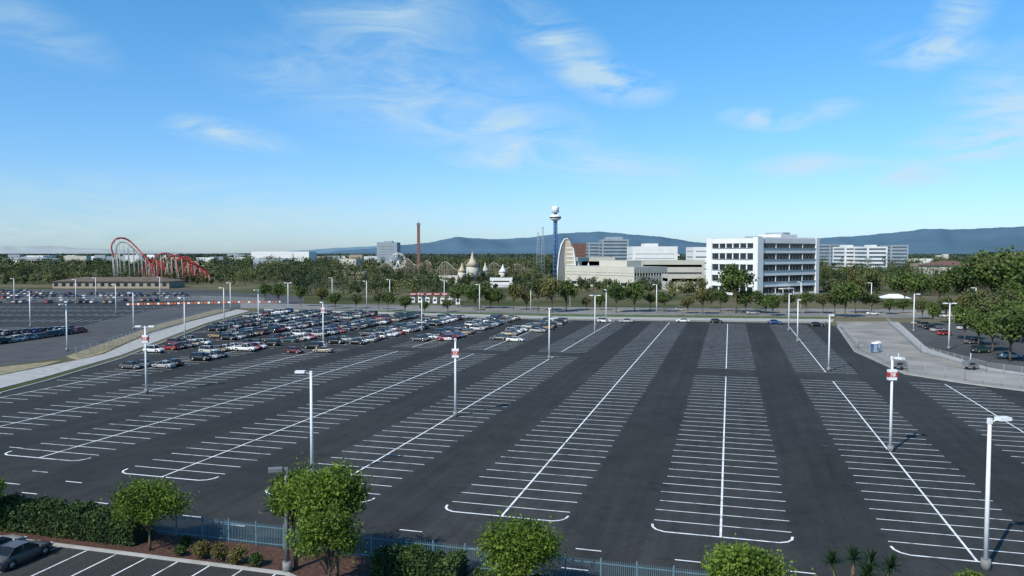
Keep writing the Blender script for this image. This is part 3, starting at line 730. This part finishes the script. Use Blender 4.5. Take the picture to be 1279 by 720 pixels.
def lattice(u,vt,Y):
    x=XA(u,Y); zt=ZT(Y,vt); mb=MB()
    for sx,sy in ((-1,-1),(1,-1),(1,1),(-1,1)): mb.tube([(x+sx*1.8,Y+sy*1.8,0),(x+sx*.5,Y+sy*.5,zt)],.18,'greywall',4)
    for i in range(14):
        r=1.8-1.3*i/14; r2=1.8-1.3*(i+1)/14; z=zt*i/14; z2=zt*(i+1)/14
        mb.tube([(x-r,Y-r,z),(x+r2,Y-r2,z2)],.1,'greywall',4); mb.tube([(x+r,Y-r,z),(x-r2,Y-r2,z2)],.1,'greywall',4)
    put(mb.build('lattice_mast'),'lattice_mast')
lattice(678,283,700); lattice(672,290,760)
def tent(u,vt,Y,r,k='polew'):
    x=XA(u,Y); zt=ZT(Y,vt); mb=MB(); n=16; ze=zt*.5
    mb.cyl(x,Y,0,ze,r*.85,r*.85,'cream',n); prof=[(r,ze),(r*.5,ze+(zt-ze)*.28),(r*.2,ze+(zt-ze)*.6),(.15,zt)]
    mb.tube([(x,Y,z) for _,z in prof],[q for q,_ in prof],k,n); mb.cyl(x,Y,zt,zt+2,.1,.1,'red',5)
    put(mb.build('carousel_tent'),'carousel_tent')
tent(590,314,650,6,'goldw'); tent(577,328,640,4,'goldw'); tent(606,328,660,4,'cream'); tent(628,330,660,4)
tent(735,328,600,4)
def wheel(u,vc,Y,r):
    x=XA(u,Y); zc=ZT(Y,vc); mb=MB(); n=24
    for rr_ in (r,r*.85): mb.tube([(x+rr_*math.cos(i*2*math.pi/n),Y,zc+rr_*math.sin(i*2*math.pi/n)) for i in range(n+1)],.25,'polew',5)
    for i in range(12):
        a=i*math.pi/6; mb.tube([(x,Y,zc),(x+r*math.cos(a),Y,zc+r*math.sin(a))],.12,'polew',4); mb.box(x+r*math.cos(a)-.6,x+r*math.cos(a)+.6,Y-.8,Y+.8,zc+r*math.sin(a)-1.6,zc+r*math.sin(a)-.4,'goldw')
    for s in (-1,1): mb.tube([(x,Y,zc),(x+s*r*.6,Y,0)],.3,'polew',5)
    put(mb.build('ferris_wheel'),'ferris_wheel')
wheel(497,326,790,8)
def gate():
    p=P(516,378); q=P(572,380.5); mb=MB(); n=7
    for i in range(n):
        t=i/(n-1); x=p[0]+(q[0]-p[0])*t; y=p[1]+(q[1]-p[1])*t
        mb.box(x-.9,x+.9,y-1,y+1,.05,2.6,'polew'); mb.box(x-.6,x+.6,y-1.03,y-1.001,1.1,2.0,'glass')
    for i in range(n-1):
        t=i/(n-1); t2=(i+1)/(n-1); x=p[0]+(q[0]-p[0])*t; x2=p[0]+(q[0]-p[0])*t2; y=p[1]
        mb.box(x-1.2,x2-1.6,y-2,y+2,3.6-.0,4.3,'red'); mb.box(x-.9,x2-2.2,y-2.04,y-2.001,3.8,4.1,'polew')
        mb.tube([(x-1,y-1.5,0),(x-1,y-1.5,3.6)],.12,'polew',6)
    mb.box(p[0]-2,q[0]+2,p[1]-1.8,p[1]+1.8,3.3,3.59,'brick'); put(mb.build('toll_plaza'),'toll_plaza')
gate()
# ------------------------------------------------------------ mid trees (individual, shared meshes)
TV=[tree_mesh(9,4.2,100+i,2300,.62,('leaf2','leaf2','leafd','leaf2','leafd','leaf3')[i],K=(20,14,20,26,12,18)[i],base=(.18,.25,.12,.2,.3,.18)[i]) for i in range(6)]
rt=random.Random(9)
def mt(u,v,h,wd=1.0,vars_=None,name='tree'):
    x,y=P(u,v); s=h/9; put(rt.choice(vars_ or TV),name,(x,y,0),rt.uniform(0,6.28),(s*wd,s*wd,s))
for u,v,h in [(690,391,15),(672,389,12),(706,389,12),(770,391,14),(790,390,12),(917,392,17),(900,390,11),(932,392,12),(968,395,9),(955,392,7),(1055,397,12),(1045,396,9),(875,393,11),(858,392,8),(832,390,8),(640,388,11),(655,387,9),(505,391,7),(487,389,7),(470,387,7),(445,386,8),(420,386,8),(400,384,8),(530,392,6),(560,390,6),(595,386,10),(610,385,9),(625,386,10),(575,384,9),(735,388,7),(750,388,8),(810,389,7),(985,392,10),(1005,392,8),(1030,392,8),(1090,392,8),(1110,393,6),(1128,392,6),(375,383,8),(350,380,9),(330,378,9),(1070,392,10),(890,386,8),(945,387,10)]:
    mt(u+rt.uniform(-3,3),v,h*rt.uniform(.8,1.18),rt.uniform(.75,1.15))
for u,v,h in [(1165,407,8),(1182,404,9),(1205,425,10),(1222,432,9),(1240,440,10),(1262,452,12),(1285,455,13),(1250,425,11),(1275,430,12),(1230,412,11),(1200,405,10),(1300,440,13),(1255,408,12),(1152,399,8),(1290,415,13),(1215,400,12),(1270,400,14),(1225,385,22),(1250,386,24),(1272,388,24),(1240,378,26),(1262,378,25),(1285,380,27),(1200,382,18),(1150,384,15),(1130,380,15),(1172,382,14),(1082,378,18),(1068,376,16)]:
    mt(u,v,h,rt.uniform(.75,1.05))
# ------------------------------------------------------------ distant woodland masses
def forest(name,X,Y,Hh,Rr,L,ls,mat,seed,tb=None):
    r=np.random.default_rng(seed); T=len(X); K=7
    d=r.normal(size=(T,K,3)); d/=np.linalg.norm(d,axis=2,keepdims=True); cl=d*r.uniform(.3,.65,(T,K,1)); cs=r.uniform(.32,.6,(T,K))
    idx=r.integers(0,K,(T,L)); ar=np.arange(T)[:,None]
    e=r.normal(size=(T,L,3)); e/=np.linalg.norm(e,axis=2,keepdims=True)
    Q=cl[ar,idx]+e*cs[ar,idx][:,:,None]*r.uniform(.6,1.1,(T,L,1))
    Q[:,:,0]=Q[:,:,0]*Rr[:,None]+X[:,None]; Q[:,:,1]=Q[:,:,1]*Rr[:,None]+Y[:,None]; Q[:,:,2]=np.maximum(.3,Q[:,:,2]*(Hh*.48)[:,None]+(Hh*.54)[:,None])
    base=r.beta(.9,1.7,T) if tb is None else tb
    ct_=r.normal(0,.12,(T,K)); tint=np.clip(base[:,None]+ct_[ar,idx]+r.normal(0,.1,(T,L)),0,1).ravel()
    lsz=np.repeat(ls if not np.isscalar(ls) else np.full(T,ls),L)
    mb=MB()
    for i in range(0,T):
        if Y[i]<700: mb.tube([(X[i],Y[i],0),(X[i],Y[i],Hh[i]*.6)],[.25,.12],'bark',4,False)
    put(mb.build(name,quads(Q.reshape(-1,3),lsz),tint,mat),name)
def near_seg(x,y,rects):
    return any(a<=x<=b and c<=y<=d for a,b,c,d in rects)
r=np.random.default_rng(77)
def gen(n,Y0_,Y1_,u0,u1,hr,test):
    X=[];Y=[];Hh=[]
    while len(X)<n:
        y=math.sqrt(r.uniform(Y0_**2,Y1_**2)); u=r.uniform(u0,u1); x=XA(u,y)
        h_=test(u,y,x)
        if h_ is None: continue
        X.append(x);Y.append(y);Hh.append(h_*r.uniform(*hr))
    return np.array(X),np.array(Y),np.array(Hh)
park=[(XA(540,690),XA(662,690),686,700),(XA(470,800),XA(545,800),795,810),(XA(697,560)-2,XA(719,560)+16,556,584),(XA(135,600),XA(265,600),590,628),
 (XA(546,560),XA(574,560),545,576),(XA(610,520),XA(642,520),500,536),(XA(428,640),XA(458,640),622,658)]
def inrot(x,y,cx,cy,a,w,d,m=5):
    dx,dy=x-cx,y-cy; p=dx*math.cos(a)+dy*math.sin(a); q=-dx*math.sin(a)+dy*math.cos(a); return -m<p<w+m and -m<q<d+m
LO=(XA(792,500),500,math.radians(38),32,66)
def t1(u,y,x):
    if u<370 and y<545: return None
    if u<265 and y<640: 
        return .75 if y>560 else None
    if near_seg(x,y,park): return None
    if inrot(x,y,X0,Y0,ang,54,34) or inrot(x,y,*LO): return None
    if XA(800,560)<x<XA(884,560) and 465<y<592: return None
    if 1100<u<1142 and y<405: return None
    g=math.sin(x*.045+1)+math.sin(y*.06+x*.02)
    if g>.9 and y<600: return None
    grp=1+.22*math.sin(x*.03+y*.011)+.12*math.sin(x*.09)
    if 697<u<885 and y<560: return .62*grp
    if 885<=u<1022 and y<470: return .5*grp
    if 540<u<700 and 460<y<676: return .68*grp
    if u>1060: return 1.3*grp
    return 1.0*grp
X,Y,Hh=gen(1150,383,760,-60,1340,(.5,1.45),t1); Hh*=10
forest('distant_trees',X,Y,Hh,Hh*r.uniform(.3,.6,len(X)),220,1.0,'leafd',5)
def t2(u,y,x):
    if 505<u<545 and y<900 and r.random()<.5: return None
    grp=1+.2*math.sin(x*.014+y*.006)
    if 700<u<1140 and y<1100: return .85*grp
    return 1.05*grp
X,Y,Hh=gen(2200,760,1700,-60,1340,(.55,1.4),t2); Hh*=11.5
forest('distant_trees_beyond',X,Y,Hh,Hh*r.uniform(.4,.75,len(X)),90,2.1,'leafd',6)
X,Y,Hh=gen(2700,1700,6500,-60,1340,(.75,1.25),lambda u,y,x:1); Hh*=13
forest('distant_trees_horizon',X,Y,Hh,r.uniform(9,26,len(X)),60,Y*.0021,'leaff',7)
X,Y,Hh=gen(130,560,1400,250,1300,(.8,1.4),lambda u,y,x: None if near_seg(x,y,park) else 1); Hh*=17
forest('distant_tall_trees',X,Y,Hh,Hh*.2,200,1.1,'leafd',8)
# ------------------------------------------------------------ hills
def ridge(name,prof,D,k,rough=1.0,seed=1):
    rn=np.random.default_rng(seed); us=np.arange(prof[0][0],prof[-1][0]+1,4.0)
    vv=np.interp(us,[p[0] for p in prof],[p[1] for p in prof])
    nz=np.zeros_like(us)
    for f_,a_ in ((.011,1.0),(.03,.7),(.08,.45),(.21,.3)): nz+=a_*np.sin(us*f_*2*math.pi/2+rn.uniform(0,6))
    vv=vv+nz*rough*.5; R_=9; vs=[];fs=[]; n=len(us); ph=rn.uniform(0,6,4)
    for j in range(R_):
        g=j/(R_-1); Dj=D-6000*g
        for i,u in enumerate(us):
            top=max(5,ZT(D,vv[i]))
            spur=1+.14*math.sin(g*math.pi)*(math.sin(u*.06+ph[0]+g)+.5*math.sin(u*.15+ph[1]-g*2))
            z=top*(1-g)**1.1*spur
            vs.append((XA(u,D)*(Dj/D),Dj,z if j<R_-1 else -5))
    for j in range(R_-1):
        for i in range(n-1): fs.append((j*n+i,(j+1)*n+i,(j+1)*n+i+1,j*n+i+1))
    mb=MB(); mb.add(vs,fs,k,True); put(mb.build(name),name)
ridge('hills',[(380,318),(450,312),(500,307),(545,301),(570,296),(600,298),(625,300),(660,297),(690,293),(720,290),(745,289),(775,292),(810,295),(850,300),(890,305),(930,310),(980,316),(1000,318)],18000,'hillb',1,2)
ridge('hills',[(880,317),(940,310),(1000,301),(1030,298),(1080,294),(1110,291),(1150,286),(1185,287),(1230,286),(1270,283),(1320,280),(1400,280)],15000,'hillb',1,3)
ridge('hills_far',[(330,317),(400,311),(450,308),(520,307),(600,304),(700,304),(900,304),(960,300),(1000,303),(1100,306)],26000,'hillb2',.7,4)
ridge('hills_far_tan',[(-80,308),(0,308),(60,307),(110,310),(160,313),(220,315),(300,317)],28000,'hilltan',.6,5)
# ------------------------------------------------------------ sky + sun
AZ=math.radians(-140); EL=math.radians(42)
S=Vector((math.sin(AZ)*math.cos(EL),math.cos(AZ)*math.cos(EL),math.sin(EL)))
sd=bpy.data.lights.new('sun','SUN'); sd.energy=5.0; sd.angle=math.radians(.53); sd.color=(1,.94,.84)
so=bpy.data.objects.new('sun',sd); so.rotation_euler=(-S).to_track_quat('-Z','Y').to_euler(); scene.collection.objects.link(so)
w=bpy.data.worlds.new('World'); scene.world=w; w.use_nodes=True; n=w.node_tree.nodes; l=w.node_tree.links
bg=n['Background']; bg.inputs['Strength'].default_value=.1
sky=n.new('ShaderNodeTexSky'); sky.sky_type='NISHITA'; sky.sun_disc=False; sky.sun_elevation=EL; sky.sun_rotation=AZ%(2*math.pi); sky.altitude=10; sky.air_density=1.0; sky.dust_density=.4; sky.ozone_density=1.5
tc=n.new('ShaderNodeTexCoord'); sx=n.new('ShaderNodeSeparateXYZ'); l.new(tc.outputs['Generated'],sx.inputs[0])
def mth(op,a,b=None,clamp=False):
    x=n.new('ShaderNodeMath'); x.operation=op; x.use_clamp=clamp
    for i,q in enumerate((a,b)):
        if q is None: continue
        if isinstance(q,(int,float)): x.inputs[i].default_value=q
        else: l.new(q,x.inputs[i])
    return x.outputs[0]
az=mth('ARCTAN2',sx.outputs[0],sx.outputs[1]); el=mth('ARCSINE',sx.outputs[2])
cb=n.new('ShaderNodeCombineXYZ'); l.new(az,cb.inputs[0]); l.new(el,cb.inputs[1])
clouds=[(40,32,85,24,-.35,.5),(480,18,120,45,-.1,.6),(500,118,200,48,-.12,.55),(700,60,90,28,-.6,.8),(770,108,62,20,-.15,1.2),(640,168,120,30,-.1,.5),
 (285,168,80,13,-.15,.9),(620,204,65,10,-.1,.8),(770,208,120,20,-.12,.8),(952,151,50,11,-.1,1.1),(1030,140,36,10,.1,.6),(1010,206,75,13,.1,.8),
 (1150,66,55,15,-.05,1.0),(1190,25,60,22,.9,.8),(1230,180,120,26,.25,1.0),(1265,130,80,44,.5,.75),(1130,217,40,12,0,.6),(180,262,330,34,0,.4),(60,290,300,20,0,.4),(560,270,250,14,0,.25)]
acc=None
for u,v,hw,hh,rot,wt in clouds:
    a0=math.atan((u-640)/F); e0=math.atan((316-v)/F*math.cos(a0))
    mp=n.new('ShaderNodeMapping'); mp.vector_type='TEXTURE'; mp.inputs['Location'].default_value=(a0,e0,0); mp.inputs['Rotation'].default_value=(0,0,rot); mp.inputs['Scale'].default_value=(hw*1.25/F,hh*1.5/F,1)
    l.new(cb.outputs[0],mp.inputs['Vector'])
    g=n.new('ShaderNodeTexGradient'); g.gradient_type='SPHERICAL'; l.new(mp.outputs[0],g.inputs['Vector'])
    q=mth('MULTIPLY',g.outputs['Fac'],wt*1.75); acc=q if acc is None else mth('ADD',acc,q)
mp=n.new('ShaderNodeMapping'); mp.inputs['Rotation'].default_value=(0,0,.22); mp.inputs['Scale'].default_value=(7,24,1); l.new(cb.outputs[0],mp.inputs['Vector'])
nz=n.new('ShaderNodeTexNoise'); nz.inputs['Scale'].default_value=1; nz.inputs['Detail'].default_value=7; nz.inputs['Roughness'].default_value=.62; nz.inputs['Distortion'].default_value=1.1; l.new(mp.outputs[0],nz.inputs['Vector'])
mr=n.new('ShaderNodeMapRange'); mr.inputs['From Min'].default_value=.36; mr.inputs['From Max'].default_value=.76; l.new(nz.outputs['Fac'],mr.inputs['Value'])
dens=mth('MULTIPLY',mth('MULTIPLY',acc,mr.outputs['Result']),1.0,True)
dens=mth('MINIMUM',dens,.75)
me_=n.new('ShaderNodeMapRange'); me_.inputs['From Min'].default_value=0; me_.inputs['From Max'].default_value=.33; l.new(el,me_.inputs['Value'])
grade=n.new('ShaderNodeMix'); grade.data_type='RGBA'; l.new(me_.outputs[0],grade.inputs[0]); grade.inputs[6].default_value=(.80,1.07,1.58,1); grade.inputs[7].default_value=(.58,1.34,1.75,1)
tint=n.new('ShaderNodeMix'); tint.data_type='RGBA'; tint.blend_type='MULTIPLY'; tint.inputs[0].default_value=1
l.new(sky.outputs[0],tint.inputs[6]); l.new(grade.outputs[2],tint.inputs[7])
mx=n.new('ShaderNodeMix'); mx.data_type='RGBA'; l.new(dens,mx.inputs[0]); l.new(tint.outputs[2],mx.inputs[6]); mx.inputs[7].default_value=(5.8,7.6,8.5,1)
l.new(mx.outputs[2],bg.inputs['Color'])
# ------------------------------------------------------------ camera
cd=bpy.data.cameras.new('camera'); cd.sensor_width=36; cd.lens=36*F/1279; cd.clip_start=.5; cd.clip_end=80000
co=bpy.data.objects.new('camera',cd); co.location=(0,0,H); co.rotation_euler=(math.pi/2-PITCH,0,0); scene.collection.objects.link(co); scene.camera=co
